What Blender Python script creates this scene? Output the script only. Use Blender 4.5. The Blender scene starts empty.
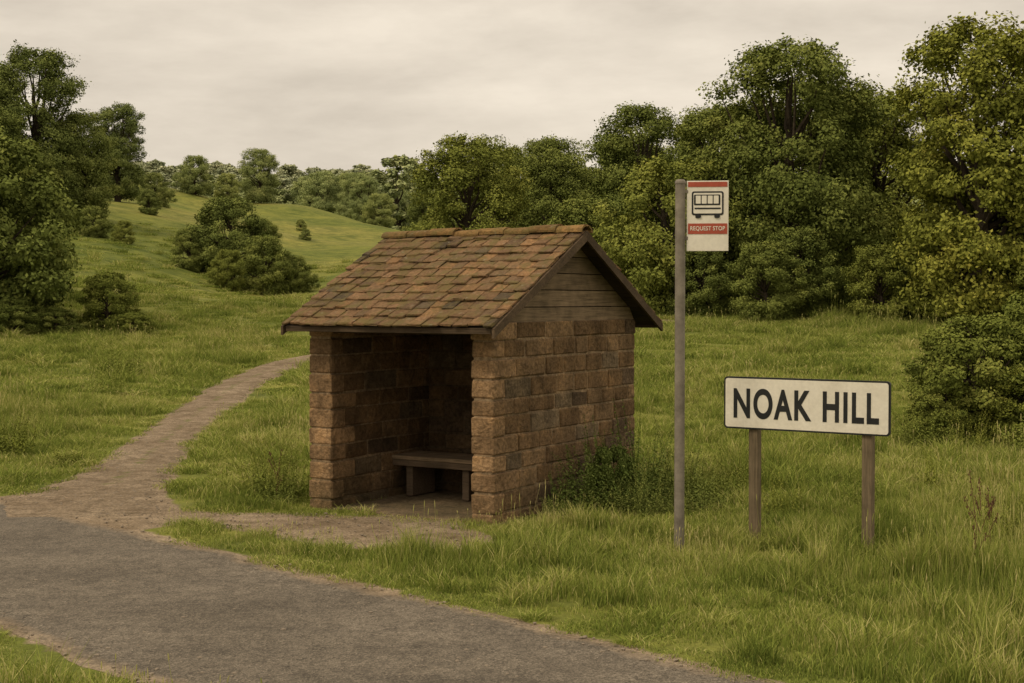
import bpy, math, numpy as np
from mathutils import Vector, Matrix
rng = np.random.default_rng(7)
scene = bpy.context.scene
COL = scene.collection

# ---------------------------------------------------------------- noise
def _hash(ix, iy, s):
    n = (ix.astype(np.int64)*374761393 + iy.astype(np.int64)*668265263 + s*974634777) & 0x7fffffff
    n = ((n ^ (n >> 13))*1274126177) & 0x7fffffff
    return ((n ^ (n >> 16)) & 0xffff)/65535.0
def vnoise(x, y, s=0):
    x = np.asarray(x, float); y = np.asarray(y, float)
    ix = np.floor(x); iy = np.floor(y); fx = x-ix; fy = y-iy
    fx = fx*fx*(3-2*fx); fy = fy*fy*(3-2*fy)
    a=_hash(ix,iy,s); b=_hash(ix+1,iy,s); c=_hash(ix,iy+1,s); d=_hash(ix+1,iy+1,s)
    return (a*(1-fx)+b*fx)*(1-fy)+(c*(1-fx)+d*fx)*fy
def fbm(x, y, s=0, o=3):
    t=0; a=1; tot=0
    for i in range(o):
        t = t + a*vnoise(np.asarray(x)*2**i, np.asarray(y)*2**i, s+i*17); tot+=a; a*=.5
    return t/tot
def sst(a, b, x):
    t = np.clip((x-a)/(b-a), 0, 1); return t*t*(3-2*t)

# ---------------------------------------------------------------- terrain height
_Y = np.arange(-100, 2001, 1.0)
def _tab(pts, k=9):
    v = np.interp(_Y, [p[0] for p in pts], [p[1] for p in pts])
    ker = np.hanning(k*2+3); ker/=ker.sum()
    pad = np.pad(v, (k+1, k+1), mode='edge')
    return np.convolve(pad, ker, 'valid')
TL = _tab([(-100,0),(24,0),(32,.15),(50,.9),(80,2.9),(120,7.0),(180,13.8),(208,15.6),(240,14.5),(300,12),(400,24),(500,37),(700,48),(2000,60)])
TR = _tab([(-100,0),(24,0),(34,.45),(50,1.4),(80,3.0),(120,4.8),(200,8),(300,12),(400,22),(500,32),(700,45),(2000,60)])
ROADN = np.array([.7220,.6919]); ROADT = np.array([.6919,-.7220])
def road_d(x, y): return x*ROADN[0]+y*ROADN[1]
RN, RF = 4.2, 6.9
def H(x, y):
    x = np.asarray(x,float); y=np.asarray(y,float)
    u = x/np.maximum(y, 6)
    wl = sst(.03, -.17, u)
    l = np.interp(y, _Y, TL); r = np.interp(y, _Y, TR)
    l = l*(1+.32*sst(-.17,-.34,u)*sst(260,180,y)+.1*sst(-.17,-.34,u))
    h = l*wl + r*(1-wl)
    amp = .012+.16*sst(22,60,y)+1.2*sst(60,200,y)
    h = h + (fbm(x/14, y/14, 3, 2)-.5)*amp*2*sst(14,40,y) + (fbm(x/2.2,y/2.2,9,2)-.5)*.06*sst(14,28,y)
    h = h + .6*sst(44,58,y+ x*.25)*sst(80,58,y)*wl
    cx = -12-(y-60)*.10
    h = h - 1.3*np.exp(-((x-cx)/6)**2)*sst(60,95,y)*sst(200,150,y)
    return h

# ---------------------------------------------------------------- shelter frame
SO = np.array([-.20,14.28]); SX=np.array([.853,-.522]); SY=np.array([.522,.853])
SANG = math.atan2(-.522,.853)
SW, SD = 2.40, 3.26
def to_local(x,y):
    dx=x-SO[0]; dy=y-SO[1]
    return dx*SX[0]+dy*SX[1], dx*SY[0]+dy*SY[1]

PATH=[(-4.72,14.72,2.5),(-4.95,16.0,1.9),(-5.05,18.0,1.35),(-5.4,20.8,1.1),(-5.87,24.8,1.05),(-6.3,29.4,1.1),(-6.65,35,1.15),(-6.2,41,1.25),(-3.6,46,1.3),(1,50,1.3),(6,53,1.3)]
def catmull(P, n):
    P=np.array(P,float); out=[]
    Q=np.vstack([2*P[0]-P[1],P,2*P[-1]-P[-2]])
    for i in range(1,len(Q)-2):
        for k in range(n):
            t=k/n
            out.append(.5*((2*Q[i])+(-Q[i-1]+Q[i+1])*t+(2*Q[i-1]-5*Q[i]+4*Q[i+1]-Q[i+2])*t*t+(-Q[i-1]+3*Q[i]-3*Q[i+1]+Q[i+2])*t**3))
    out.append(Q[-2]); return np.array(out)
PC = catmull(PATH, 14)
def path_sd(x,y):
    x=np.asarray(x,float); best=np.full(x.shape,1e9)
    for a,b in zip(PC[:-1],PC[1:]):
        d=b[:2]-a[:2]; L=d@d
        t=np.clip(((x-a[0])*d[0]+(y-a[1])*d[1])/L,0,1)
        w=(a[2]+(b[2]-a[2])*t)/2
        best=np.minimum(best,np.hypot(x-a[0]-d[0]*t,y-a[1]-d[1]*t)-w)
    return best
APR=[(-4.3,15.1,.42),(-3.2,14.75,.38),(-2.3,14.45,.64),(-1.4,13.9,.92),(-.85,13.4,.68)]
def apron_sd(x,y):
    best=np.full(np.shape(x),1e9)
    for a,b in zip(APR[:-1],APR[1:]):
        a=np.array(a);b=np.array(b);d=b[:2]-a[:2];L=d@d
        t=np.clip(((x-a[0])*d[0]+(y-a[1])*d[1])/L,0,1)
        w=a[2]+(b[2]-a[2])*t
        best=np.minimum(best,np.hypot(x-a[0]-d[0]*t,y-a[1]-d[1]*t)-w)
    return best
def shelter_sd(x,y):
    lx,ly=to_local(x,y)
    dx=np.maximum(-SW-lx, lx); dy=np.maximum(-ly, ly-SD)
    return np.maximum(dx,dy)
def bare_sd(x,y):
    x=np.asarray(x,float); y=np.asarray(y,float)
    rd=road_d(x,y)
    r=np.maximum(RN-.02-rd, rd-(RF+.05))
    d=np.minimum(r, path_sd(x,y)); d=np.minimum(d, apron_sd(x,y)); d=np.minimum(d, shelter_sd(x,y)+.02)
    return d

# ---------------------------------------------------------------- mesh helpers
def build(name, V, F, mats, tint=None, rgb=None, midx=None, smooth=False, link=True, parent=None):
    V=np.asarray(V,np.float32)
    me=bpy.data.meshes.new(name)
    me.vertices.add(len(V)); me.vertices.foreach_set('co',V.ravel())
    F=[np.asarray(f,np.int32) for f in F if len(f)]
    nl=sum(f.size for f in F); npoly=sum(len(f) for f in F)
    me.loops.add(nl); me.polygons.add(npoly)
    me.loops.foreach_set('vertex_index', np.concatenate([f.ravel() for f in F]))
    st=[];o=0
    for f in F:
        st.append(o+np.arange(len(f))*f.shape[1]); o+=f.size
    me.polygons.foreach_set('loop_start', np.concatenate(st).astype(np.int32))
    for m in mats: me.materials.append(m)
    if midx is not None: me.polygons.foreach_set('material_index', np.asarray(midx,np.int32))
    me.update(calc_edges=True)
    if tint is not None:
        a=me.attributes.new('tint','FLOAT','POINT'); a.data.foreach_set('value',np.asarray(tint,np.float32))
    if rgb is not None:
        c=np.ones((len(V),4),np.float32); c[:,:3]=rgb
        a=me.attributes.new('rgb','FLOAT_COLOR','POINT'); a.data.foreach_set('color',c.ravel())
    me.polygons.foreach_set('use_smooth', np.full(npoly,bool(smooth)))
    me.validate()
    ob=bpy.data.objects.new(name,me)
    if link: COL.objects.link(ob)
    if parent: ob.parent=parent
    return ob

import bmesh
_bm=bmesh.new(); bmesh.ops.create_cube(_bm,size=1)
bmesh.ops.bevel(_bm,geom=list(_bm.edges),offset=.1,segments=1,affect='EDGES')
_bm.verts.ensure_lookup_table()
TV=np.array([v.co[:] for v in _bm.verts]); TF=[[v.index for v in f.verts] for f in _bm.faces]; _bm.free()
TSIGN=np.sign(TV); TIN=(np.abs(TV)<.45).astype(float)
TQ=np.array([f for f in TF if len(f)==4]); TT=np.array([f for f in TF if len(f)==3])
class MB:
    def __init__(s): s.V=[];s.Q=[];s.T=[];s.C=[];s.n=0
    def box(s,c,size,rot=None,bev=.004,col=(.5,.5,.5),jit=0.):
        h=np.array(size)/2.
        v=TSIGN*h - TSIGN*TIN*bev
        if jit: v=v+rng.normal(0,jit,v.shape)
        if rot is not None: v=v@np.array(rot).T
        s.V.append(v+np.array(c)); s.Q.append(TQ+s.n); s.T.append(TT+s.n)
        s.C.append(np.tile(col,(len(v),1))); s.n+=len(v)
    def prism(s,poly,y0,y1,axis='x',col=(.5,.5,.5)):
        k=len(poly); P=np.array(poly,float); 
        def mk(d):
            if axis=='x': return np.column_stack([np.full(k,d),P[:,0],P[:,1]])
            if axis=='y': return np.column_stack([P[:,0],np.full(k,d),P[:,1]])
            return np.column_stack([P[:,0],P[:,1],np.full(k,d)])
        v=np.vstack([mk(y0),mk(y1)]); s.V.append(v)
        q=[[i,(i+1)%k,(i+1)%k+k,i+k] for i in range(k)]
        s.Q.append(np.array(q)+s.n)
        for off in (0,k):
            for i in range(1,k-1): s.T.append(np.array([[off,off+i,off+i+1]])+s.n)
        s.C.append(np.tile(col,(2*k,1))); s.n+=2*k
    def obj(s,name,mat,parent=None,smooth=False):
        return build(name,np.vstack(s.V),[np.vstack(s.Q)]+([np.vstack(s.T)] if s.T else []),[mat],rgb=np.vstack(s.C),parent=parent,smooth=smooth)
def rotx(a): c,s_=math.cos(a),math.sin(a); return np.array([[1,0,0],[0,c,-s_],[0,s_,c]])
def roty(a): c,s_=math.cos(a),math.sin(a); return np.array([[c,0,s_],[0,1,0],[-s_,0,c]])
def rotz(a): c,s_=math.cos(a),math.sin(a); return np.array([[c,-s_,0],[s_,c,0],[0,0,1]])
def tube(pts,rad,k=8):
    pts=np.array(pts,float); V=[];n=len(pts)
    for i in range(n):
        d=pts[min(i+1,n-1)]-pts[max(i-1,0)]; d/=np.linalg.norm(d)+1e-9
        a=np.cross(d,[.31,.9,.2]); a/=np.linalg.norm(a); b=np.cross(d,a)
        th=np.arange(k)*2*np.pi/k
        V.append(pts[i]+rad[i]*(np.cos(th)[:,None]*a+np.sin(th)[:,None]*b))
    F=[]
    for i in range(n-1):
        for j in range(k): F.append([i*k+j,i*k+(j+1)%k,(i+1)*k+(j+1)%k,(i+1)*k+j])
    return np.vstack(V),np.array(F)

# ---------------------------------------------------------------- materials
class NT:
    def __init__(s,name):
        s.m=bpy.data.materials.new(name); s.m.use_nodes=True; s.t=s.m.node_tree; s.t.nodes.clear()
        s.out=s.t.nodes.new('ShaderNodeOutputMaterial')
    def l(s,a,b): s.t.links.new(a,b)
    def noise(s,scale,detail=4,rough=.55,vec=None,dist=0):
        nd=s.t.nodes.new('ShaderNodeTexNoise'); nd.inputs['Scale'].default_value=scale; nd.inputs['Detail'].default_value=detail
        nd.inputs['Roughness'].default_value=rough; nd.inputs['Distortion'].default_value=dist
        if vec is not None: s.l(vec,nd.inputs['Vector'])
        return nd.outputs['Fac']
    def ramp(s,fac,stops,interp='LINEAR'):
        r=s.t.nodes.new('ShaderNodeValToRGB'); e=r.color_ramp.elements; r.color_ramp.interpolation=interp
        while len(e)<len(stops): e.new(.5)
        for el,(p,c) in zip(e,stops): el.position=p; el.color=(c[0],c[1],c[2],1) if hasattr(c,'__len__') else (c,c,c,1)
        s.l(fac,r.inputs['Fac']); return r.outputs['Color']
    def mix(s,fac,a,b,mode='MIX'):
        m=s.t.nodes.new('ShaderNodeMix'); m.data_type='RGBA'; m.blend_type=mode
        for sock,v in ((m.inputs['Factor'],fac),(m.inputs[6],a),(m.inputs[7],b)):
            if hasattr(v,'is_linked'): s.l(v,sock)
            elif hasattr(v,'__len__'): sock.default_value=(v[0],v[1],v[2],1)
            else: sock.default_value=v
        return m.outputs[2]
    def math(s,op,a,b=0.,clamp=False):
        m=s.t.nodes.new('ShaderNodeMath'); m.operation=op; m.use_clamp=clamp
        for sock,v in ((m.inputs[0],a),(m.inputs[1],b)):
            if hasattr(v,'is_linked'): s.l(v,sock)
            else: sock.default_value=v
        return m.outputs[0]
    def attr(s,name,out='Fac'):
        a=s.t.nodes.new('ShaderNodeAttribute'); a.attribute_name=name; return a.outputs[out]
    def pos(s): return s.t.nodes.new('ShaderNodeNewGeometry').outputs['Position']
    def objc(s): return s.t.nodes.new('ShaderNodeTexCoord').outputs['Object']
    def bsdf(s,col,rough=.85,bump=None,bs=.5,bd=.01,spec=.2,trans=0.,metal=0.):
        p=s.t.nodes.new('ShaderNodeBsdfPrincipled')
        for sock,v in ((p.inputs['Base Color'],col),(p.inputs['Roughness'],rough)):
            if hasattr(v,'is_linked'): s.l(v,sock)
            elif hasattr(v,'__len__'): sock.default_value=(v[0],v[1],v[2],1)
            else: sock.default_value=v
        p.inputs['Specular IOR Level'].default_value=spec; p.inputs['Metallic'].default_value=metal
        if bump is not None:
            b=s.t.nodes.new('ShaderNodeBump'); b.inputs['Strength'].default_value=bs; b.inputs['Distance'].default_value=bd
            s.l(bump,b.inputs['Height']); s.l(b.outputs['Normal'],p.inputs['Normal'])
        sh=p.outputs[0]
        s.l(sh,s.out.inputs['Surface']); return s.m
    def diffuse(s,col,trans=0.):
        p=s.t.nodes.new('ShaderNodeBsdfDiffuse'); s.l(col,p.inputs['Color']); sh=p.outputs[0]
        if trans>0:
            t=s.t.nodes.new('ShaderNodeBsdfTranslucent'); s.l(col,t.inputs['Color'])
            mx=s.t.nodes.new('ShaderNodeMixShader'); mx.inputs[0].default_value=trans
            s.l(sh,mx.inputs[1]); s.l(t.outputs[0],mx.inputs[2]); sh=mx.outputs[0]
        s.l(sh,s.out.inputs['Surface']); return s.m

def m_dirtcolor(N,p):
    a=N.noise(1.3,5,.6,p); b=N.noise(38,4,.7,p); c=N.noise(5,5,.65,p,.5)
    base=N.ramp(a,[(.3,(.200,.146,.092)),(.7,(.330,.256,.174))])
    sp=N.ramp(b,[(.3,(.42,)*3),(.5,(1.,)*3),(.72,(1.6,)*3)])
    col=N.mix(1.,base,sp,'MULTIPLY')
    return N.mix(.8,col,N.ramp(c,[(.3,(.46,.44,.40)),(.55,(1.,)*3),(.7,(1.25,)*3)]),'MULTIPLY'), b, c
N=NT('ground_mat'); p=N.pos()
d,b,c=m_dirtcolor(N,p)
g1=N.noise(.045,5,.6,p,.6); g2=N.noise(1.1,5,.65,p); g3=N.noise(14,4,.7,p); g4=N.noise(.28,6,.7,p,.8)
gc=N.ramp(g1,[(.32,(.112,.142,.028)),(.5,(.165,.182,.040)),(.68,(.235,.224,.064))])
gc=N.mix(.75,gc,N.ramp(g2,[(.3,(.60,.64,.58)),(.7,(1.3,1.22,1.1))]),'MULTIPLY')
gc=N.mix(1.,gc,N.ramp(g4,[(.32,(.52,.60,.54)),(.5,(.98,)*3),(.68,(1.30,1.20,1.15))]),'MULTIPLY')
gc=N.mix(.7,gc,N.ramp(g3,[(.3,(.5,)*3),(.7,(1.35,)*3)]),'MULTIPLY')
f=N.attr('tint')
f2=N.math('ADD',f,N.math('MULTIPLY',N.math('SUBTRACT',g2,.5),.8))
col=N.mix(N.ramp(f2,[(.4,0.),(.6,1.)]),gc,d)
GROUND=N.bsdf(col,.95,N.math('ADD',g3,b),.7,.03,.1)
N=NT('dirt_track_mat'); p=N.pos(); d,b,c=m_dirtcolor(N,p)
tt=N.attr('tint'); g2=N.noise(3.,5,.7,p)
gm=N.math('ADD',tt,N.math('MULTIPLY',N.math('SUBTRACT',g2,.5),1.6))
col=N.mix(N.ramp(gm,[(.46,0.),(.70,.85)]),d,(.14,.150,.045))
DIRT=N.bsdf(col,.95,N.math('ADD',b,N.math('MULTIPLY',c,2.)),1.,.035,.1)
N=NT('asphalt_mat'); p=N.pos()
a=N.noise(.7,5,.6,p); b=N.noise(80,4,.8,p); c=N.noise(6,5,.65,p)
v=N.t.nodes.new('ShaderNodeTexVoronoi'); v.inputs['Scale'].default_value=55; N.l(p,v.inputs['Vector'])
base=N.ramp(a,[(.3,(.100,.084,.064)),(.7,(.155,.131,.101))])
col=N.mix(1.,base,N.ramp(b,[(.3,(.35,)*3),(.5,(1.,)*3),(.7,(2.1,)*3)]),'MULTIPLY')
col=N.mix(.7,col,N.ramp(v.outputs['Color'],[(0.,(.45,)*3),(1.,(1.8,)*3)]),'MULTIPLY')
col=N.mix(.8,col,N.ramp(c,[(.3,(.68,)*3),(.7,(1.25,)*3)]),'MULTIPLY')
v2=N.t.nodes.new('ShaderNodeTexVoronoi'); v2.feature='DISTANCE_TO_EDGE'; v2.inputs['Scale'].default_value=1.1
nz=N.t.nodes.new('ShaderNodeTexNoise'); nz.inputs['Scale'].default_value=2.5; nz.inputs['Detail'].default_value=6; N.l(p,nz.inputs['Vector'])
ad=N.t.nodes.new('ShaderNodeVectorMath'); ad.operation='ADD'; N.l(p,ad.inputs[0]); N.l(nz.outputs['Color'],ad.inputs[1]); N.l(ad.outputs[0],v2.inputs['Vector'])
ck=N.ramp(v2.outputs['Distance'],[(0.,(.5,)*3),(.012,(1.,)*3)])
ckm=N.ramp(a,[(.45,0.),(.6,.75)])
col=N.mix(ckm,col,N.mix(1.,col,ck,'MULTIPLY'))
mp=N.t.nodes.new('ShaderNodeMapping'); mp.inputs['Rotation'].default_value=(0,0,math.radians(46.2)); mp.inputs['Scale'].default_value=(.35,2.2,1); N.l(p,mp.inputs[0])
st=N.noise(1.,5,.55,mp.outputs[0])
col=N.mix(.45,col,N.ramp(st,[(.35,(.78,.77,.75)),(.65,(1.22,1.2,1.15))]),'MULTIPLY')
ed=N.attr('tint')
ed2=N.math('ADD',ed,N.math('MULTIPLY',N.math('SUBTRACT',c,.5),.9))
dd,_,_=m_dirtcolor(N,p)
col=N.mix(N.ramp(ed2,[(.35,0.),(.75,.9)]),col,dd)
ASPH=N.bsdf(col,.9,N.math('ADD',b,v.outputs['Distance']),.8,.012,.2)
def stone(name,bs=.9):
    N=NT(name); o=N.objc(); c=N.attr('rgb','Color')
    a=N.noise(3.2,5,.65,o); b=N.noise(24,6,.75,o); d=N.noise(6,6,.7,o,.6); e=N.noise(1.1,3,.5,o); w=N.noise(1.6,5,.65,o,.3); l_=N.noise(11,5,.7,o,.3)
    col=N.mix(.85,c,N.ramp(a,[(.28,(.58,.57,.56)),(.5,(.97,)*3),(.72,(1.34,1.26,1.12))]),'MULTIPLY')
    col=N.mix(.9,col,N.ramp(b,[(.3,(.36,)*3),(.5,(1.,)*3),(.7,(1.6,)*3)]),'MULTIPLY')
    col=N.mix(N.ramp(d,[(.52,0.),(.70,.6)]),col,(.060,.042,.025))
    col=N.mix(N.ramp(l_,[(.60,0.),(.72,.5)]),col,(.24,.175,.095))
    col=N.mix(.6,col,N.ramp(w,[(.35,(.60,.60,.58)),(.6,(1.12,)*3)]),'MULTIPLY')
    sx=N.t.nodes.new('ShaderNodeSeparateXYZ'); N.l(o,sx.inputs[0])
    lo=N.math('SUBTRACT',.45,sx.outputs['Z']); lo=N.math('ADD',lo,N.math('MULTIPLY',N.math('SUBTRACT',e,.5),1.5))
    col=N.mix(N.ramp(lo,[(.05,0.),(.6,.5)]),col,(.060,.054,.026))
    return N.bsdf(col,.93,N.math('ADD',b,N.math('MULTIPLY',d,1.8)),bs,.035,.12)
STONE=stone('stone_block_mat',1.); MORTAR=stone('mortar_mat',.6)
N=NT('clay_tile_mat'); o=N.objc(); c=N.attr('rgb','Color')
a=N.noise(1.7,6,.68,o); b=N.noise(26,4,.7,o); d=N.noise(6,6,.65,o,.6); k=N.noise(13,4,.6,o)
col=N.mix(.9,c,N.ramp(a,[(.3,(.55,.56,.54)),(.7,(1.3,1.2,1.1))]),'MULTIPLY')
col=N.mix(.8,col,N.ramp(b,[(.3,(.45,)*3),(.7,(1.45,)*3)]),'MULTIPLY')
col=N.mix(N.ramp(d,[(.46,0.),(.60,.75)]),col,(.130,.102,.036))
col=N.mix(N.ramp(a,[(.52,0.),(.70,.65)]),col,(.078,.066,.034))
col=N.mix(N.ramp(k,[(.62,0.),(.70,.6)]),col,(.20,.18,.12))
TILE=N.bsdf(col,.92,N.math('ADD',b,d),1.,.018,.12)
def wood(name,rough=.85,axis=(1,22,22)):
    N=NT(name); o=N.objc(); c=N.attr('rgb','Color')
    mp=N.t.nodes.new('ShaderNodeMapping'); mp.inputs['Scale'].default_value=axis; N.l(o,mp.inputs[0])
    a=N.noise(2.2,6,.7,mp.outputs[0],.4); b=N.noise(5,4,.6,o)
    col=N.mix(.9,c,N.ramp(a,[(.3,(.45,)*3),(.5,(1.,)*3),(.7,(1.45,)*3)]),'MULTIPLY')
    col=N.mix(.7,col,N.ramp(b,[(.3,(.6,.62,.6)),(.7,(1.25,)*3)]),'MULTIPLY')
    return N.bsdf(col,rough,a,.6,.006,.15)
WOODX=wood('weathered_timber_mat'); WOODY=wood('weathered_board_mat',.85,(22,1,22)); WOODZ=wood('timber_post_mat',.85,(22,22,1))
def plain(name,c1,c2,scale=6,rough=.5,bs=.1,metal=0,spec=.3):
    N=NT(name); o=N.objc(); a=N.noise(scale,6,.65,o); b=N.noise(scale*9,3,.6,o)
    col=N.mix(.25,N.ramp(a,[(.35,c1),(.68,c2)]),N.ramp(b,[(.3,(.7,)*3),(.7,(1.2,)*3)]),'MULTIPLY')
    return N.bsdf(col,rough,b,bs,.003,spec,0,metal)
WHITE=plain('white_sign_paint_mat',(.66,.61,.50),(.78,.73,.62),3)
BLACK=plain('black_sign_paint_mat',(.012,.013,.013),(.022,.022,.021),6)
RED=plain('red_sign_paint_mat',(.33,.065,.036),(.42,.085,.048),6)
STEEL=plain('galvanised_post_mat',(.15,.128,.098),(.29,.252,.20),5,.65,.2,.2)
def leafmat(name,stops,trans=0.,vary=.35,big=.6):
    N=NT(name); t=N.attr('tint'); oi=N.t.nodes.new('ShaderNodeObjectInfo')
    q=N.noise(.45,2,.5,N.pos())
    f=N.math('ADD',t,N.math('MULTIPLY',N.math('SUBTRACT',q,.5),big))
    f=N.math('ADD',f,N.math('MULTIPLY',N.math('SUBTRACT',oi.outputs['Random'],.5),vary))
    col=N.ramp(f,stops)
    col=N.mix(1.,col,oi.outputs['Color'],'MULTIPLY')
    return N.diffuse(col,trans)
LEAF=leafmat('tree_foliage_mat',[(0.,(.085,.103,.028)),(.45,(.172,.195,.051)),(.8,(.255,.265,.070)),(1.,(.32,.31,.09))],0,.12)
BLEAF=leafmat('bush_foliage_mat',[(0.,(.07,.090,.024)),(.5,(.158,.185,.047)),(1.,(.28,.28,.085))],0,.2)
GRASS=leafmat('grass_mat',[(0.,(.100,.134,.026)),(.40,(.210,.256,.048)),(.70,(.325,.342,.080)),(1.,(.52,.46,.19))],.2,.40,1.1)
BARK=plain('bark_mat',(.035,.027,.018),(.085,.066,.045),5,.95,.6,0,.1)
STEM=plain('dry_stem_mat',(.10,.055,.03),(.17,.10,.05),9,.9,.2,0,.1)
STONEP=plain('gravel_mat',(.14,.11,.08),(.36,.30,.225),14,.9,.4,0,.15)

# ---------------------------------------------------------------- ground
def axis_pts(fine0,fine1,step,g,far0,far1):
    a=list(np.arange(fine0,fine1+1e-6,step)); s=step
    while a[-1]<far1: s=min(s*g,60); a.append(a[-1]+s)
    s=step; b=[fine0]
    while b[-1]>far0: s=min(s*g,60); b.append(b[-1]-s)
    return np.array(b[:0:-1]+a)
gx=axis_pts(-9,8,.2,1.055,-1300,1300); gy=axis_pts(6,24,.2,1.03,-120,1900)
X,Yg=np.meshgrid(gx,gy); xs=X.ravel(); ys=Yg.ravel(); zs=H(xs,ys)
nx=len(gx); ny=len(gy)
i,j=np.meshgrid(np.arange(nx-1),np.arange(ny-1)); b0=(j*nx+i).ravel()
F=np.column_stack([b0,b0+1,b0+1+nx,b0+nx])
near=(np.abs(xs)<40)&(ys<70)
t=np.zeros(len(xs)); t[near]=sst(.18,-.12,bare_sd(xs[near],ys[near]))
build('ground',np.column_stack([xs,ys,zs]),[F],[GROUND],tint=t,smooth=True)

L=np.arange(-75,75,.2); C=np.linspace(0,1,23)
V=[];TI=[]
for l in L:
    e1=RF+.14*(fbm(l*1.1,1.,5)-.5)*2+.12*(fbm(l*4,1.,6)-.5)
    e0=RN+.14*(fbm(l*1.1,9.,7)-.5)*2+.12*(fbm(l*4,3.,6)-.5)
    dd=e0+(e1-e0)*C
    x=l*ROADT[0]+dd*ROADN[0]; y=l*ROADT[1]+dd*ROADN[1]
    z=H(x,y)+.012-.010*(np.abs(C-.5)*2)**8
    V.append(np.column_stack([x,y,z])); TI.append(np.maximum(sst(.12,0,C),sst(.88,1,C))*.8)
nC=len(C); i,j=np.meshgrid(np.arange(nC-1),np.arange(len(L)-1)); b0=(j*nC+i).ravel()
build('road',np.vstack(V),[np.column_stack([b0,b0+1,b0+1+nC,b0+nC])],[ASPH],tint=np.concatenate(TI),smooth=True)
PC2=catmull(PATH,30); V=[]; C=np.linspace(-1,1,17); TI=[]
for k,pp in enumerate(PC2):
    d=PC2[min(k+1,len(PC2)-1)][:2]-PC2[max(k-1,0)][:2]; d/=np.linalg.norm(d); n=np.array([-d[1],d[0]])
    w=pp[2]/2*(1+.34*(fbm(k*.35,2.,11)-.5)); w2=pp[2]/2*(1+.34*(fbm(k*.35,7.,13)-.5))
    o=np.where(C<0,C*w,C*w2)
    x=pp[0]+n[0]*o; y=pp[1]+n[1]*o
    z=H(x,y)+(.012+.03*sst(20,34,y))*(1-np.abs(C)**6)-.012*np.abs(C)**6-.02*sst(3,0,k)
    V.append(np.column_stack([x,y,z])); TI.append((.52*np.exp(-(C/.24)**2)+.55*np.abs(C)**5)*sst(15.5,18,y))
nC=len(C); i,j=np.meshgrid(np.arange(nC-1),np.arange(len(PC2)-1)); b0=(j*nC+i).ravel()
build('dirt_path',np.vstack(V),[np.column_stack([b0,b0+1,b0+1+nC,b0+nC])],[DIRT],tint=np.concatenate(TI),smooth=True)

# ---------------------------------------------------------------- bus shelter
sh=bpy.data.objects.new('bus_shelter',None); COL.objects.link(sh)
sh.location=(SO[0],SO[1],0); sh.rotation_euler=(0,0,SANG)
def stonecol(q=0,dk=1.):
    r=rng.random()
    if q: base=np.array([.37,.235,.125])*rng.uniform(.70,1.12)
    elif r<.10: base=np.array([.140,.095,.058])
    elif r<.35: base=np.array([.245,.158,.084])
    elif r<.48: base=np.array([.190,.138,.084])
    else: base=np.array([.200,.125,.064])
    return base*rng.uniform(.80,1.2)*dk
WH=2.075
hs_=rng.uniform(.88,1.12,11); hs_=hs_/hs_.sum()
ZC=np.concatenate([[0],np.cumsum(hs_)])*(WH+.1)-.1
def courses(mb,axis,o,length,th,bl=.46,q0=False,q1=False,dk=1.):
    for i in range(11):
        z=(ZC[i]+ZC[i+1])/2; ch=ZC[i+1]-ZC[i]; cur=0
        nxt=bl*(.5 if i%2 else 1.)*rng.uniform(.85,1.15)
        while cur<length-.02:
            e=min(cur+nxt,length); g=.015+abs(rng.normal(0,.003))
            if length-e<.14: e=length
            q=(q0 and cur==0) or (q1 and e==length)
            c=(cur+e)/2; pr=max(rng.normal(0,.004),-.003)+(.010 if q else 0)
            ext=(.006 if q else 0); bv=rng.uniform(.009,.018)
            if axis=='y': mb.box((o[0],o[1]+c,z+rng.normal(0,.002)),(th+pr*2,e-cur-g+ext*2,ch-g),rotx(rng.normal(0,.006)),bv,stonecol(q,dk),.0036)
            else: mb.box((o[0]+c,o[1],z),(e-cur-g,th+pr*2,ch-g),roty(rng.normal(0,.006)),bv,stonecol(q,dk),.0036)
            cur=e; nxt=bl*rng.uniform(.62,1.35)
mb=MB(); mo=MB(); mc=(.28,.20,.12)
TH=.25
courses(mb,'y',(-TH/2,0,0),SD,TH,.48,True,False)
mo.box((-TH/2,SD/2,WH/2-.05),(TH-.030,SD-.030,WH+.06),col=mc)
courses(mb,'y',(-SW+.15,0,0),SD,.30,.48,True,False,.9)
mo.box((-SW+.15,SD/2,WH/2-.05),(.30-.030,SD-.030,WH+.06),col=mc)
courses(mb,'x',(-SW+.302,SD-.125,0),SW-.554,.25)
mo.box((-SW/2+.025,SD-.125,WH/2-.05),(SW-.56,.220,WH+.06),col=mc)
courses(mb,'x',(-SW+.302,1.93,0),SW-.554,.14,dk=.6)  # inner wall: interior shade painted into the darker block colour
mo.box((-SW/2+.025,1.93,WH/2-.05),(SW-.56,.110,WH+.06),col=(.10,.07,.042))  # mortar colour darkened too, for the same interior shade
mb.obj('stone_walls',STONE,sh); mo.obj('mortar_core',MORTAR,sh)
mf=MB(); mf.box((-SW/2+.02,.93,-.04),(SW-.56,1.83,.11),bev=.01,col=(.24,.175,.11)); mf.obj('floor_slab',MORTAR,sh)
AP=3.05; EY=-.28; EZ=2.02; slope=math.atan2(AP-EZ,SD/2-EY); SL=math.hypot(AP-EZ,SD/2-EY)
RX0,RX1=-SW-.12,.2
tl=MB(); dk=MB()
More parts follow.
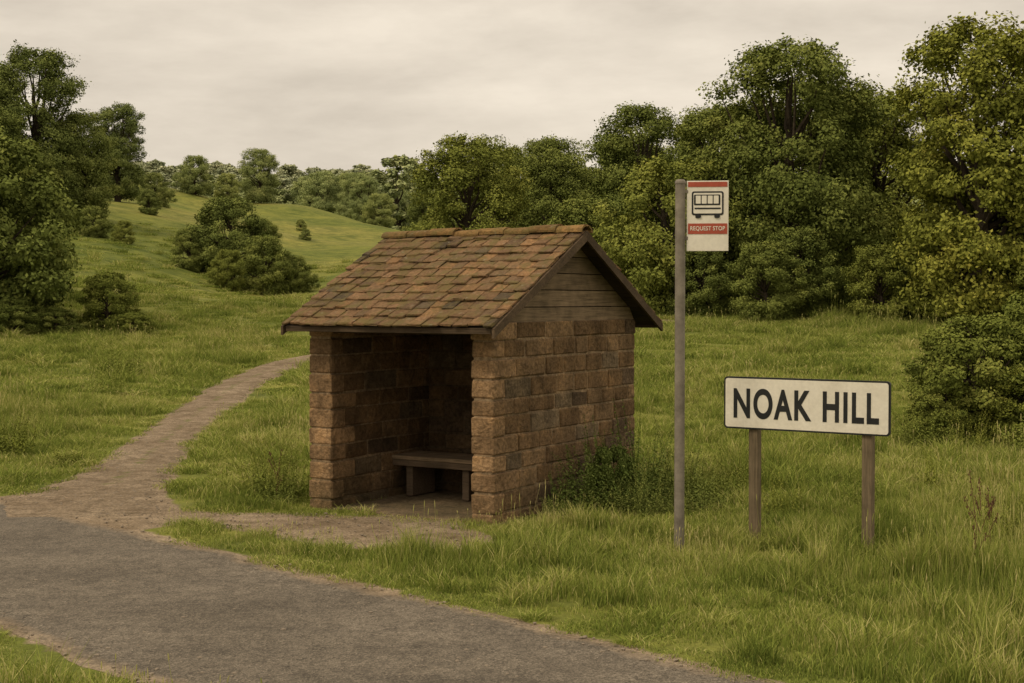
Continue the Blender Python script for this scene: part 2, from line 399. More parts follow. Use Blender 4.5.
for side in (0,1):
    def P(d,h,x):
        y=EY+d*math.cos(slope)-h*math.sin(slope); z=EZ+d*math.sin(slope)+h*math.cos(slope)
        return (x, y if side==0 else SD-y, z)
    sg=1 if side==0 else -1
    R=rotx(sg*slope)
    nb=9; bw=SL/nb
    for k in range(nb):
        dk.box(P((k+.5)*bw-.02,-.014,(RX0+RX1)/2),(RX1-RX0-.05,bw-.006,.022),R,.003,np.array([.045,.032,.022])*rng.uniform(.8,1.2))
    nc=12; ex=SL/nc; nt=15; tw=(RX1-RX0)/nt
    for i in range(nc):
        ws=rng.uniform(.8,1.2,nt+1); cuts=np.cumsum(ws)*tw/ws.mean(); cuts=cuts*((RX1-RX0+tw*.5)/cuts[-1])-(tw*rng.uniform(.1,.5))
        x0=0.
        for k in range(nt+1):
            x1=min(cuts[k],RX1-RX0) if k<nt else RX1-RX0
            if x1-x0<.04: continue
            ln=ex+.085 if i<nc-1 else ex+.02
            r=rng.random(); 
            base=np.array([.192,.118,.064]) if r<.6 else (np.array([.150,.098,.058]) if r<.85 else (np.array([.240,.142,.070]) if r<.94 else np.array([.100,.075,.048])))
            base=base*rng.uniform(.76,1.2)
            tilt=.10+rng.normal(0,.024)
            Rt=rotx(sg*(slope-tilt))@roty(rng.normal(0,.024))@rotz(rng.normal(0,.032))
            tl.box(P(i*ex+ln/2-.035+rng.normal(0,.013),.028+rng.normal(0,.0035),RX0+(x0+x1)/2),(x1-x0-.007,ln,.026),Rt,.007,base,.004)
            x0=x1
tl.obj('roof_tiles',TILE,sh); dk.obj('roof_deck',WOODX,sh)
rv=[];rf=[];rc=[];n0=0
nr=8; rl=(RX1-RX0)/nr
for k in range(nr):
    th=np.linspace(math.radians(-8),math.radians(188),13)
    xa=RX0+k*rl-.012; xb=RX0+(k+1)*rl+.012
    ro=.095+rng.normal(0,.004); cz=AP+.010+rng.normal(0,.009)
    colr=np.array([.235,.145,.058])*rng.uniform(.65,1.2)
    rings=[]
    for xx,rr_ in ((xa,ro),(xb,ro+.012),(xb,ro-.012),(xa,ro-.022)):
        rings.append(np.column_stack([np.full(13,xx),SD/2+np.cos(th)*rr_*1.2,cz+np.sin(th)*rr_*.72])+rng.normal(0,.0022,(13,3)))
    v=np.vstack(rings); rv.append(v); rc.append(np.tile(colr,(52,1)))
    for a in range(4):
        bb=(a+1)%4
        for q in range(12): rf.append([n0+a*13+q,n0+a*13+q+1,n0+bb*13+q+1,n0+bb*13+q])
    for e in (0,12): rf.append([n0+e,n0+13+e,n0+26+e,n0+39+e])
    n0+=52
build('ridge_tiles',np.vstack(rv),[np.array(rf)],[TILE],rgb=np.vstack(rc),parent=sh)
wd=MB(); gb=MB()
wc=np.array([.088,.060,.036])
for x0 in (RX1-.012,RX0-.018):
    for side in (0,1):
        def Y(y): return y if side==0 else SD-y
        dz=math.tan(slope)
        mid=SD/2-.0015
        ya=EY-.03; za=EZ+(ya-EY)*dz
        poly=[(Y(ya),za+.012),(Y(mid),AP+.012),(Y(mid),AP-.095),(Y(ya),za-.085)]
        wd.prism(poly,x0,x0+.03,'x',wc*rng.uniform(.85,1.15))
for x0 in (-.045,-SW+.02):
    z=WH-.03; k=0
    while z<AP-.08:
        z1=min(z+.185,AP-.04)
        hw=lambda zz:(AP-.025-zz)/math.tan(slope)
        ox=rng.normal(0,.005)
        c=np.array([.185,.132,.080])*rng.uniform(.7,1.15)
        gb.prism([(SD/2-min(hw(z),SD/2),z),(SD/2+min(hw(z),SD/2),z),(SD/2+hw(z1-.010),z1-.010),(SD/2-hw(z1-.010),z1-.010)],x0+ox,x0+.028+ox,'x',c)
        z=z1; k+=1
gb.box((-.14,SD/2,WH+.012),(.17,SD-.1,.02),col=(.08,.055,.035))
gb.box((-SW+.13,SD/2,WH+.012),(.17,SD-.1,.02),col=(.08,.055,.035))
for yy,zz in ((.15,WH+.075),(SD-.15,WH+.075)):
    wd.box((-SW/2,yy,zz),(SW-.1,.10,.09),col=(.07,.048,.03))
wd.box(((RX0+RX1)/2,EY,EZ-.030),(RX1-RX0-.07,.022,.060),rotx(.0),.003,wc*.75)
wd.box(((RX0+RX1)/2,SD-EY,EZ-.030),(RX1-RX0-.07,.022,.060),rotx(.0),.003,wc*.75)
wd.box((-SW/2+.025,.12,WH-.07),(SW-.56,.16,.13),None,.006,wc*.5)
for k in range(6):
    x=-SW+.25+k*(SW-.45)/5
    for side in (0,1):
        d=SL/2; y=EY+d*math.cos(slope)+.05*math.sin(slope); zz=EZ+d*math.sin(slope)-.06*math.cos(slope)
        wd.box((x,y if side==0 else SD-y,zz-.005),(.05,SL-.1,.07),rotx(slope if side==0 else -slope),.003,wc*.7)
wd.obj('roof_timbers',WOODX,sh); gb.obj('gable_boards',WOODY,sh)
bn=MB()
for k in range(3):
    bn.box((-SW/2+.02,1.20+k*.19,.475),(SW-.58,.18,.045),None,.005,np.array([.24,.17,.105])*rng.uniform(.85,1.15))
bn.box((-SW/2+.02,1.13,.415),(SW-.6,.035,.07),None,.004,(.12,.085,.055))
for x in (-1.88,-1.1,-.42):
    bn.box((x,1.40,.21),(.09,.46,.37),None,.006,(.12,.085,.055))
bn.obj('bench',WOODX,sh)

# ---------------------------------------------------------------- bus stop sign
bs=bpy.data.objects.new('bus_stop_sign',None); COL.objects.link(bs); bs.location=(1.525,12.75,0); bs.rotation_euler=(0,0,math.radians(-6))
V,Fq=tube([(0,0,-.3),(0,0,1.2),(0,0,3.36)],[.047,.046,.046],20)
build('pole',V,[Fq],[STEEL],parent=bs,smooth=True)
V,Fq=tube([(0,0,3.352),(0,0,3.372),(0,0,3.390),(0,0,3.394)],[.050,.050,.035,.001],20); build('pole_cap',V,[Fq],[STEEL],parent=bs,smooth=True)
ft=MB(); ft.box((.245,-.0,3.06),(.375,.012,.635),None,.003); flag=ft.obj('flag_plate',WHITE,bs)
def flat(name,polys,mat,y,parent,th=.002):
    m=MB()
    for pl in polys: m.prism(pl,y-th,y,'y')
    return m.obj(name,mat,parent)
def rr(cx,cz,w,h,r,n=5):
    out=[]
    for (sx,sz,a0) in ((1,1,0),(-1,1,90),(-1,-1,180),(1,-1,270)):
        for k in range(n+1):
            a=math.radians(a0+90*k/n); out.append((cx+sx*(w/2-r)+r*math.cos(a),cz+sz*(h/2-r)+r*math.sin(a)))
    return out
fx=.245
flat('red_header',[rr(fx,3.345,.352,.045,.004)],RED,-.0075,bs)
flat('red_banner',[rr(fx,2.945,.352,.095,.004)],RED,-.0075,bs)
flat('bus_body',[rr(fx,3.175,.285,.215,.02)],BLACK,-.0075,bs)
flat('bus_body_inner',[rr(fx,3.175,.255,.185,.012)],WHITE,-.0100,bs)
flat('bus_window_band',[rr(fx-.005,3.205,.235,.095,.008)],BLACK,-.0125,bs)
flat('bus_windows',[rr(fx-.085+k*.0535,3.207,.044,.072,.004) for k in range(4)],WHITE,-.0150,bs)
flat('bus_sill',[rr(fx,3.128,.235,.014,.003)],BLACK,-.0125,bs)
flat('bus_wheels',[rr(fx-.085,3.058,.05,.034,.012),rr(fx+.085,3.058,.05,.034,.012)],BLACK,-.0125,bs)
def text(name,s,size,mat,parent,loc,width=None,offset=0,ext=.0012,sp=1.06,wsp=1.):
    cu=bpy.data.curves.new(name,'FONT'); cu.body=s; cu.size=size; cu.align_x='CENTER'; cu.align_y='CENTER'; cu.offset=offset; cu.extrude=ext; cu.space_character=sp; cu.space_word=wsp
    tmp=bpy.data.objects.new('tmp',cu); COL.objects.link(tmp); bpy.context.view_layer.update()
    dg=bpy.context.evaluated_depsgraph_get(); me=bpy.data.meshes.new_from_object(tmp.evaluated_get(dg)); bpy.data.objects.remove(tmp)
    co=np.array([v.co[:] for v in me.vertices]); mn,mx=co.min(0),co.max(0); c=(mn+mx)/2
    sx=1 if width is None else width/(mx[0]-mn[0])
    sy=size/(mx[1]-mn[1])
    out=np.column_stack([(co[:,0]-c[0])*sx,-(co[:,2]),(co[:,1]-c[1])*sy])
    me.vertices.foreach_set('co',out.astype(np.float32).ravel()); me.materials.clear(); me.materials.append(mat); me.update()
    ob=bpy.data.objects.new(name,me); COL.objects.link(ob); ob.parent=parent; ob.location=loc; return ob
text('banner_lettering','REQUEST STOP',.045,WHITE,bs,(fx,-.0105,2.945),.31,.0006)
br=MB(); 
for z in (3.28,2.86): br.box((.03,.0,z),(.08,.02,.03),None,.003)
br.obj('brackets',STEEL,bs)

# ---------------------------------------------------------------- village name sign
A=np.array([2.25,13.12]); B=np.array([3.165,12.52]); dv=B-A; yaw=math.atan2(dv[1],dv[0]); sp=np.linalg.norm(dv); cen=(A+B)/2
vs=bpy.data.objects.new('village_name_sign',None); COL.objects.link(vs); vs.location=(cen[0],cen[1],0); vs.rotation_euler=(0,0,yaw)
ps=MB()
for sx in (-1,1): ps.box((sx*sp/2,.07,.52),(.095,.085,1.92),rotx(rng.normal(0,.004)),.008,(.165,.124,.076),.001)
ps.obj('posts',WOODZ,vs)
BW,BH,bz=1.60,.49,1.335; bx=-.035
fr=MB(); fr.prism(rr(bx,bz,BW,BH,.035,6),.0,.025,'y'); fr.obj('board_frame',BLACK,vs)
flat('board_face',[rr(bx,bz,BW-.032,BH-.032,.024,6)],WHITE,-.0005,vs)
text('lettering','NOAK HILL',.285,BLACK,vs,(bx,-.0045,bz-.003),1.40,.0085,sp=1.16,wsp=1.15)

# ---------------------------------------------------------------- trees
def make_tree(name,seed,Ht,R,cb,nclump,nleaf,ll,lw,mat,link=False,squash=1.,trunk=True,rc=(.13,.25),peak=.42,shell=.4,limbs=34):
    r=np.random.default_rng(seed); cz0=Ht*cb
    cs=[];rs=[]
    lob=r.uniform(.74,1.14,9); ph=r.uniform(0,6.28); lz=r.uniform(.82,1.14,7)
    while len(cs)<nclump:
        a=r.uniform(0,2*np.pi); h=r.uniform(0,1)
        e=(h-peak)/((1-peak)*1.04 if h>peak else peak*1.25)
        prof=math.sqrt(max(1-e*e,.02))
        k=(a+ph)/(2*np.pi)*9; k0=int(k)%9; f_=k-int(k); lb=lob[k0]*(1-f_)+lob[(k0+1)%9]*f_
        lb*=np.interp(h,np.linspace(0,1,7),lz)
        rad=R*prof*lb*(r.uniform(shell**2,1)**.5)*.88
        cr=R*r.uniform(*rc)*(1-.2*h)
        z=cz0+(Ht-cz0)*h
        z=min(z,Ht-cr*.7); z=max(z,cr*.55)
        cs.append((rad*np.cos(a),rad*np.sin(a)*squash,z)); rs.append(cr)
    cs=np.array(cs); rs=np.array(rs)
    w=rs**2; w/=w.sum(); ci=r.choice(nclump,nleaf,p=w)
    d=r.normal(size=(nleaf,3)); d/=np.linalg.norm(d,axis=1)[:,None]
    sub=r.normal(size=(nclump*9,3)); sub/=np.linalg.norm(sub,axis=1)[:,None]
    k=ci*9+r.integers(0,9,nleaf); d2=sub[k]+.55*d; d2/=np.linalg.norm(d2,axis=1)[:,None]
    d=np.where((r.random(nleaf)<.65)[:,None],d2,d)
    rr_=rs[ci]*(r.uniform(.2,1.0,nleaf)**.5)*(1+.35*(r.random(nleaf)<.12))*(.75+.55*_hash(k.astype(float),k*0.,seed))
    P=cs[ci]+d*rr_[:,None]*np.array([1,1,.72])
    P[:,2]=np.maximum(P[:,2],.05)
    cen=np.array([0,0,cz0+(Ht-cz0)*.45]); o=P-cen; o/=np.linalg.norm(o,axis=1)[:,None]+1e-9
    Nn=d*.55+o*.4+np.array([0,0,.35])+r.normal(size=(nleaf,3))*.6; Nn/=np.linalg.norm(Nn,axis=1)[:,None]
    T=np.cross(Nn,r.normal(size=(nleaf,3))); T/=np.linalg.norm(T,axis=1)[:,None]; Bv=np.cross(Nn,T)
    s=r.uniform(.6,1.35,nleaf)[:,None]
    V=np.stack([P-T*ll/2*s,P+Bv*lw/2*s,P+T*ll/2*s,P-Bv*lw/2*s],1).reshape(-1,3)
    ct=r.normal(0,.10,nclump)
    ti=.44+ct[ci]+r.normal(0,.13,nleaf)+.08*d[:,2]
    tint=np.repeat(np.clip(ti,0,1),4)
    Fl=np.arange(nleaf*4).reshape(-1,4); mi=[np.zeros(nleaf,int)]
    FF=[Fl]; VV=[V]; off=len(V)
    if trunk:
        tr=Ht*.024+.03
        tp=[(0,0,-.3),(.01*Ht*r.normal(),.0,Ht*.2),(r.normal()*.02*Ht,r.normal()*.02*Ht,Ht*.5),(r.normal()*.03*Ht,r.normal()*.03*Ht,Ht*.84)]
        v,f=tube(tp,[tr*1.35,tr,tr*.6,tr*.12],9); VV.append(v);FF.append(f+off);off+=len(v);mi.append(np.ones(len(f),int))
        tp=np.array(tp)
        for q in r.choice(nclump,min(limbs,nclump),replace=False):
            c=cs[q]; hh=np.clip(c[2]*r.uniform(.45,.75),Ht*.08,Ht*.7)
            s0=np.array([np.interp(hh,tp[:,2],tp[:,0]),np.interp(hh,tp[:,2],tp[:,1]),hh])
            m=(s0+c)/2+np.array([0,0,-.06*Ht*r.random()])+r.normal(0,.02*Ht,3)
            q0=tr*.42
            pts=[s0,(s0+m)/2+r.normal(0,.006*Ht,3),m,(m+c)/2+r.normal(0,.008*Ht,3),c]
            v,f=tube(pts,[q0,q0*.8,q0*.55,q0*.35,q0*.1],5); VV.append(v);FF.append(f+off);off+=len(v);mi.append(np.ones(len(f),int))
    V=np.vstack(VV); tt=np.full(len(V),.4); tt[:len(tint)]=tint
    ob=build(name,V,FF,[mat,BARK],tint=tt,midx=np.concatenate(mi),link=link)
    return ob.data
tree_me=[make_tree('broad_crown',11,12,4.7,.06,200,95000,.155,.095,LEAF),
         make_tree('round_crown',22,10,4.5,.06,180,80000,.155,.095,LEAF,peak=.45),
         make_tree('tall_crown',33,11.5,4.2,.08,165,85000,.155,.095,LEAF,peak=.4,limbs=50),
         make_tree('shrubby_crown',44,6,3.3,.02,140,50000,.135,.082,LEAF,rc=(.12,.24),peak=.38),
         make_tree('leaning_crown',55,11,4.6,.05,190,82000,.155,.095,LEAF,squash=.85,peak=.5)]
far_me=[make_tree('far_crown_broad',91,11,4.8,.03,90,9000,.50,.34,LEAF,limbs=4,peak=.45),
        make_tree('far_crown_round',92,9.5,4.6,.03,80,8000,.50,.34,LEAF,limbs=4,peak=.5),
        make_tree('far_crown_tall',93,12,4.2,.03,90,9000,.50,.34,LEAF,limbs=4,peak=.4)]
bush_me=[make_tree('bush_leafy',66,2.1,1.35,.03,120,42000,.06,.034,BLEAF,rc=(.10,.24),peak=.35),
         make_tree('bush_low',77,1.0,.85,.02,60,13000,.06,.034,BLEAF,rc=(.1,.24),trunk=False,peak=.3)]
def place(me,name,x,y,s,col=(1,1,1),sz=None,rz=None,dz=-.12):
    ob=bpy.data.objects.new(name,me); COL.objects.link(ob)
    ob.location=(x,y,float(H(x,y))+dz); ob.scale=(s,s,sz or s); ob.rotation_euler=(0,0,rz if rz is not None else rng.uniform(0,6.28))
    ob.color=(*col,1); return ob
DK=(.84,.88,.82); OL=(1.08,1.06,.86); YE=(1.20,1.13,.82); MD=(.98,1.0,.92)
def haze(c,y):  # aerial haze painted into each tree's colour by distance
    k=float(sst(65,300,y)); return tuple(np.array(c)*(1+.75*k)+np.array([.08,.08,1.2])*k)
TREES=[(1,-2.4,75,.84,OL),(4,2.5,88,.82,MD),(1,-.8,98,.92,MD),(0,6.8,76,.84,DK),(3,6.2,58,1.08,OL),(3,3.4,63,.82,MD),
 (0,11.6,58,.93,DK),(2,9.2,63,.80,MD),(2,15.9,47.5,.92,YE),(0,20.4,50,.90,OL),(1,17.0,66,1.0,OL),(4,13.8,66,.95,DK),
 (4,24,58,1.0,OL),(2,30,62,1.0,MD),(3,9.4,52,.52,MD),(3,13.3,50.5,.50,OL),(3,17.8,45,.55,OL),(3,20.5,44,.6,MD),(3,11.0,54,.6,DK),(3,15.2,50,.55,MD),(3,7.4,55,.5,DK),
 (1,8,95,1.0,MD),(0,15,98,1.0,DK),(4,22,90,1.1,OL),(2,3,115,.9,MD),(1,-7,120,.62,MD),(3,-6,92,.6,MD),
 (0,-37.0,109,1.12,DK),(1,-41.5,106,1.2,DK),(4,-34.2,112,.78,MD),(2,-39.2,140,.86,DK),(3,-37.2,146,.62,MD),(4,-46,118,1.2,MD),(4,-38.8,102,.92,DK),(1,-35.8,104,.6,MD),
 (1,-34,190,.74,MD),(3,-40.5,180,.85,MD),(3,-37.5,185,.65,OL),(1,-31.5,236,.95,MD),(4,-28.2,244,.95,OL),(0,-25.5,232,.80,MD),(1,-36,250,1.0,MD),(2,-22.5,215,.70,MD),(3,-19.2,205,.85,OL),(4,-22,255,1.0,MD),
 (3,-19.6,97,.98,DK),(3,-16.2,92,.66,MD),(3,-14.4,93,.44,MD),(3,-22.0,96,.50,MD),(3,-18.2,90,.45,OL),(2,-17.6,99,.42,MD),
 (3,-19.0,50,1.18,DK),(3,-17.2,50.5,.42,DK),(2,-19.6,48,.60,DK),(3,-20.9,47,1.0,MD),(3,-22,56,1.2,MD),(3,-31.0,104,.40,MD),(3,-28.4,103,.30,OL),(3,-25.5,120,.22,MD),(3,-20.5,140,.2,MD),(3,-28,130,.3,MD),(3,-30.5,150,.28,MD),(3,-24,160,.24,OL),(3,-33,128,.4,MD)]
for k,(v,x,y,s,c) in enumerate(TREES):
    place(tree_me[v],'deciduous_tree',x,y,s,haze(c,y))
BUSH=[(0,7.50,22.6,1.0,OL,.98),(0,8.9,23.4,1.15,OL,1.15),(0,6.85,22.2,.55,OL,.5),(0,10.5,22,1.0,OL,1.0),(0,8.1,21.9,.65,YE,.6),
 (0,-14.4,50,.95,OL,1.0),(0,-13.2,49,.6,OL,.4),(0,-15.8,48.6,.7,MD,.45),(0,-17.0,48,.9,MD,.6),
 (1,1.12,15.55,.42,(.6,.68,.62),.72)]
for v,x,y,s,c,sz in BUSH: place(bush_me[v],'bush',x,y,s,c,sz,dz=-.04)

def nettle(name,seed,n,R,h0,h1,ll=.07,lw=.035):
    r=np.random.default_rng(seed); VV=[];FF=[];TT_=[];o=0
    LP=[];LT=[];LN=[];LS=[]
    for k in range(n):
        a=r.uniform(0,6.28); q=R*math.sqrt(r.random()); hh=r.uniform(h0,h1)*(1-.35*(q/R)**2)
        p0=np.array([q*math.cos(a),q*math.sin(a),-.02]); ld=np.array([math.cos(a),math.sin(a),0])*r.uniform(0,.4)*hh+np.append(r.normal(0,.07,2),0)
        p1=p0+ld*.35+[0,0,hh*.55]; p2=p0+ld+[0,0,hh]
        v,f=tube([p0,p1,p2],[.004,.003,.0015],3); VV.append(v);FF.append(f+o);o+=len(v);TT_.append(np.full(len(v),.35))
        m=int(hh/.035)
        for j_ in range(m):
            t_=(j_+1)/m
            if t_<.12: continue
            c=p0*(1-t_)**2+2*p1*t_*(1-t_)+p2*t_**2
            for s_ in (0,1):
                b=j_*1.57+s_*3.14+r.normal(0,.4); sz=(1.15-.75*t_)*r.uniform(.7,1.2)
                dr=np.array([math.cos(b),math.sin(b),r.uniform(-.7,.25)]); dr/=np.linalg.norm(dr)
                LP.append(c+dr*ll*sz*.55); LT.append(dr); LS.append(sz); LN.append(.42+.25*t_+r.normal(0,.1))
    LP=np.array(LP);LT=np.array(LT);LS=np.array(LS)[:,None]
    B_=np.cross(LT,[0,0,1.]); B_/=np.linalg.norm(B_,axis=1)[:,None]
    B_=B_+np.random.default_rng(seed).normal(0,.25,B_.shape)
    V=np.stack([LP-LT*ll/2*LS,LP-LT*ll*.1*LS+B_*lw/2*LS,LP+LT*ll/2*LS-np.array([0,0,.008]),LP-LT*ll*.1*LS-B_*lw/2*LS],1).reshape(-1,3)
    VV.append(V);FF.append(np.arange(len(V)).reshape(-1,4)+o);TT_.append(np.repeat(np.clip(LN,0,1),4))
    return build(name,np.vstack(VV),[np.vstack(FF)],[BLEAF],tint=np.concatenate(TT_),link=False).data
net=[nettle('nettle_a',1,60,.42,.25,.9),nettle('nettle_b',2,50,.36,.2,.65,.08,.05),nettle('nettle_c',3,26,.34,.4,1.15,.06,.025)]
ND=(.70,.80,.72)
for v,x,y,s,c in [(0,.66,15.0,.7,ND),(1,.46,14.72,.45,MD),(0,.95,15.3,.95,ND),(1,1.0,14.95,.6,MD),(0,1.3,15.5,1.05,ND),(2,1.4,15.9,1.15,ND),(2,1.0,15.5,1.0,ND),(0,1.75,15.7,.85,MD),(2,1.9,15.9,.95,MD),(2,2.2,16.1,.8,OL),(1,1.7,15.0,.5,MD),
   (2,1.75,13.4,.5,OL),(2,2.6,16.3,.8,OL),(2,1.45,14.9,.6,MD),(0,1.25,14.95,.55,MD),(0,2.05,15.2,.6,MD),
   (2,-2.62,15.95,.85,OL),(0,-2.8,16.3,.7,OL),(2,-2.95,16.8,.8,YE),(1,-2.6,15.7,.4,MD),
   (2,-7.35,20.6,.95,YE),(0,-7.7,21.1,.9,OL),(1,-6.2,19.4,.6,OL),(2,-7.9,24,.8,OL),
   (0,6.3,21.6,.9,OL),(2,6.9,21.2,.8,YE),(1,7.6,20.9,.9,OL),(0,8.4,20.8,.9,OL),(2,5.9,22.4,.6,YE),
   (2,3.4,11.9,.42,YE),(2,4.1,12.2,.5,OL),(2,4.5,12.9,.6,YE),(0,4.8,13.5,.6,OL),(2,4.6,11.3,.5,OL),(0,4.2,10.6,.45,YE),(1,2.35,12.9,.3,OL),(1,3.05,12.3,.3,OL),(2,-9.0,31,1.1,OL),(0,-10,36,1.2,OL),(2,2.9,15,.6,YE),(2,3.9,15.5,.6,OL),(2,5.2,17,.7,YE)]:
    place(net[v],'nettle_plant',x,y,s,c,dz=0)

# ---------------------------------------------------------------- instancer
def instancer(name,P,rz,scl,idx,objs,color=(1,1,1)):
    me=bpy.data.meshes.new(name); me.vertices.add(len(P)); me.vertices.foreach_set('co',np.asarray(P,np.float32).ravel())
    r=np.zeros((len(P),3),np.float32); r[:,2]=rz
    a=me.attributes.new('rot','FLOAT_VECTOR','POINT'); a.data.foreach_set('vector',r.ravel())
    a=me.attributes.new('scl','FLOAT_VECTOR','POINT'); a.data.foreach_set('vector',np.asarray(scl,np.float32).ravel())
    a=me.attributes.new('idx','INT','POINT'); a.data.foreach_set('value',np.asarray(idx,np.int32))
    me.update()
    ob=bpy.data.objects.new(name,me); COL.objects.link(ob); ob.color=(*color,1)
    co=bpy.data.collections.new(name+'_parts')
    for k,o in enumerate(objs):
        o.color=(*color,1); co.objects.link(o)
    ng=bpy.data.node_groups.new(name+'_scatter','GeometryNodeTree')
    ng.interface.new_socket('Geometry',in_out='INPUT',socket_type='NodeSocketGeometry')
    ng.interface.new_socket('Geometry',in_out='OUTPUT',socket_type='NodeSocketGeometry')
    gi=ng.nodes.new('NodeGroupInput'); go=ng.nodes.new('NodeGroupOutput')
    ip=ng.nodes.new('GeometryNodeInstanceOnPoints'); ci=ng.nodes.new('GeometryNodeCollectionInfo')
    ci.inputs['Collection'].default_value=co; ci.inputs['Separate Children'].default_value=True; ci.inputs['Reset Children'].default_value=True
    def na(n,t):
        q=ng.nodes.new('GeometryNodeInputNamedAttribute'); q.data_type=t; q.inputs['Name'].default_value=n; return q.outputs['Attribute']
    ng.links.new(gi.outputs[0],ip.inputs['Points']); ng.links.new(ci.outputs[0],ip.inputs['Instance'])
    ip.inputs['Pick Instance'].default_value=True
    ng.links.new(na('idx','INT'),ip.inputs['Instance Index']); ng.links.new(na('rot','FLOAT_VECTOR'),ip.inputs['Rotation']); ng.links.new(na('scl','FLOAT_VECTOR'),ip.inputs['Scale'])
    ng.links.new(ip.outputs[0],go.inputs[0])
    m=ob.modifiers.new('scatter','NODES'); m.node_group=ng
    return ob
def tuft(name,seed,n,R,h0,h1,w,lean=.45,seedheads=0):
    r=np.random.default_rng(seed)
    a=r.uniform(0,6.283,n); rad=R*np.sqrt(r.random(n)); bx_,by_=rad*np.cos(a),rad*np.sin(a)
    hh=r.uniform(h0,h1,n)*(1-.3*(rad/R)**2); az=r.uniform(0,6.283,n); ln=r.uniform(.1,lean,n)*hh
    f=r.uniform(0,6.283,n); wx,wy=np.cos(f)*w/2,np.sin(f)*w/2
    V=np.zeros((n,6,3)); 
    for k,(t_,ww) in enumerate(((0,1.),(.55,.85),(1.,.12))):
        cx=bx_+np.cos(az)*ln*t_**1.8; cy=by_+np.sin(az)*ln*t_**1.8; cz=hh*t_*(1-.12*t_)-(.02 if t_==0 else 0)
        V[:,2*k]=np.column_stack([cx-wx*ww,cy-wy*ww,cz]); V[:,2*k+1]=np.column_stack([cx+wx*ww,cy+wy*ww,cz])
    b=np.arange(n)*6
    F=np.vstack([np.column_stack([b,b+1,b+3,b+2]),np.column_stack([b+2,b+3,b+5,b+4])])
    bt=r.normal(.42,.17,n)+(r.random(n)<.12)*.45
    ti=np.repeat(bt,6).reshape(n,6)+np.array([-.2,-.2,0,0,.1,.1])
    V=V.reshape(-1,3); ti=ti.ravel()
    if seedheads:
        VV=[V];FF=[F];tt=[ti];o=len(V)
        for k in range(seedheads):
            x,y=r.uniform(-R,R,2); hz=h1*r.uniform(.95,1.6); dx,dy=r.normal(0,.06,2)
            v,f_=tube([(x,y,0),(x+dx*.5,y+dy*.5,hz*.6),(x+dx,y+dy,hz)],[.0014,.0012,.001],3)
            VV.append(v);FF.append(f_+o);o+=len(v);tt.append(np.full(len(v),.75))
            v,f_=tube([(x+dx,y+dy,hz),(x+dx,y+dy,hz+.015),(x+dx*1.05,y+dy*1.05,hz+.035),(x+dx*1.1,y+dy*1.1,hz+.05)],[.001,.004,.0035,.001],4)
            VV.append(v);FF.append(f_+o);o+=len(v);tt.append(np.full(len(v),.85))
        V=np.vstack(VV);F=np.vstack(FF);ti=np.concatenate(tt)
    return build(name,V,[F],[GRASS],tint=np.clip(ti,0,1),link=False)
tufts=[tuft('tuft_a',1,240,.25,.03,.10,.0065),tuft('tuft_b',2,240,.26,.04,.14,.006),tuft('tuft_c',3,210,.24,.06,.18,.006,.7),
       tuft('tuft_d',4,170,.22,.08,.26,.006,.7,seedheads=6),tuft('tuft_e',5,90,.13,.12,.32,.008,.9)]
Ps=[];Ss=[];Is=[]
def zone(y0,y1,dens,sx,sz,seed,extra=2.5,ku=.42,fade=0):
    r=np.random.default_rng(seed); W=ku*y1+extra; n=int(2*W*(y1-y0)*dens)
    y=r.uniform(y0,y1,n); x=r.uniform(-W,W,n); k=np.abs(x)<ku*y+extra
    if fade: k&=r.random(n)<1-.85*((y-y0)/(y1-y0))
    x,y=x[k],y[k]
    sd=bare_sd(x,y) if y0<55 else np.full(len(x),9.)
    nz=(fbm(x*1.6,y*1.6,21)-.5)*.9
    keep=(sd+nz*.6>.06)&(shelter_sd(x,y)>.03)&((road_d(x,y)>RF+.0)|(road_d(x,y)<RN-.0))&(sd>-.28)
    x,y,sd=x[keep],y[keep],sd[keep]; n=len(x)
    hn=fbm(x/1.7,y/1.7,31); hb=fbm(x*1.3,y*1.3,77,2)
    tall=sst(.0,.9,sd)*.6+.42
    hs=sz*tall*(.25+1.05*hn+1.1*np.maximum(hb-.45,0)*2)*r.uniform(.75,1.25,n)
    ss=shelter_sd(x,y); lx,ly=to_local(x,y)
    hs*=np.where((ss<.4)&(ly<.8)&(lx>0),.65,1.+.3*sst(.35,.05,ss))
    hs*=1-.5*(np.hypot(x-1.52,y-12.6)<.34)-.3*(np.hypot(x-2.25,y-12.95)<.3)-.3*(np.hypot(x-3.16,y-12.35)<.3)
    hs*=1+.35*sst(2.6,4.2,x)*sst(16,12,y)
    s=sx*r.uniform(.85,1.2,n)
    q=r.random(n)+(hn-.5)*1.2
    idx=np.where(q<.33,0,np.where(q<.66,1,np.where(q<.9,2,3))); idx=np.where(r.random(n)<.10+.4*(hb>.60),4,idx)
    Ps.append(np.column_stack([x,y,H(x,y)-.005])); Ss.append(np.column_stack([s,s,hs])); Is.append(idx)
zone(6,16,27,.9,.95,101); zone(16,30,14,1.35,1.05,102); zone(30,60,4,2.3,1.2,103); zone(60,120,.8,4.0,1.2,104,ku=.4,fade=1)
P=np.vstack(Ps);S=np.vstack(Ss);I=np.concatenate(Is)
instancer('meadow_grass',P,rng.uniform(0,6.28,len(P)),S,I,tufts)

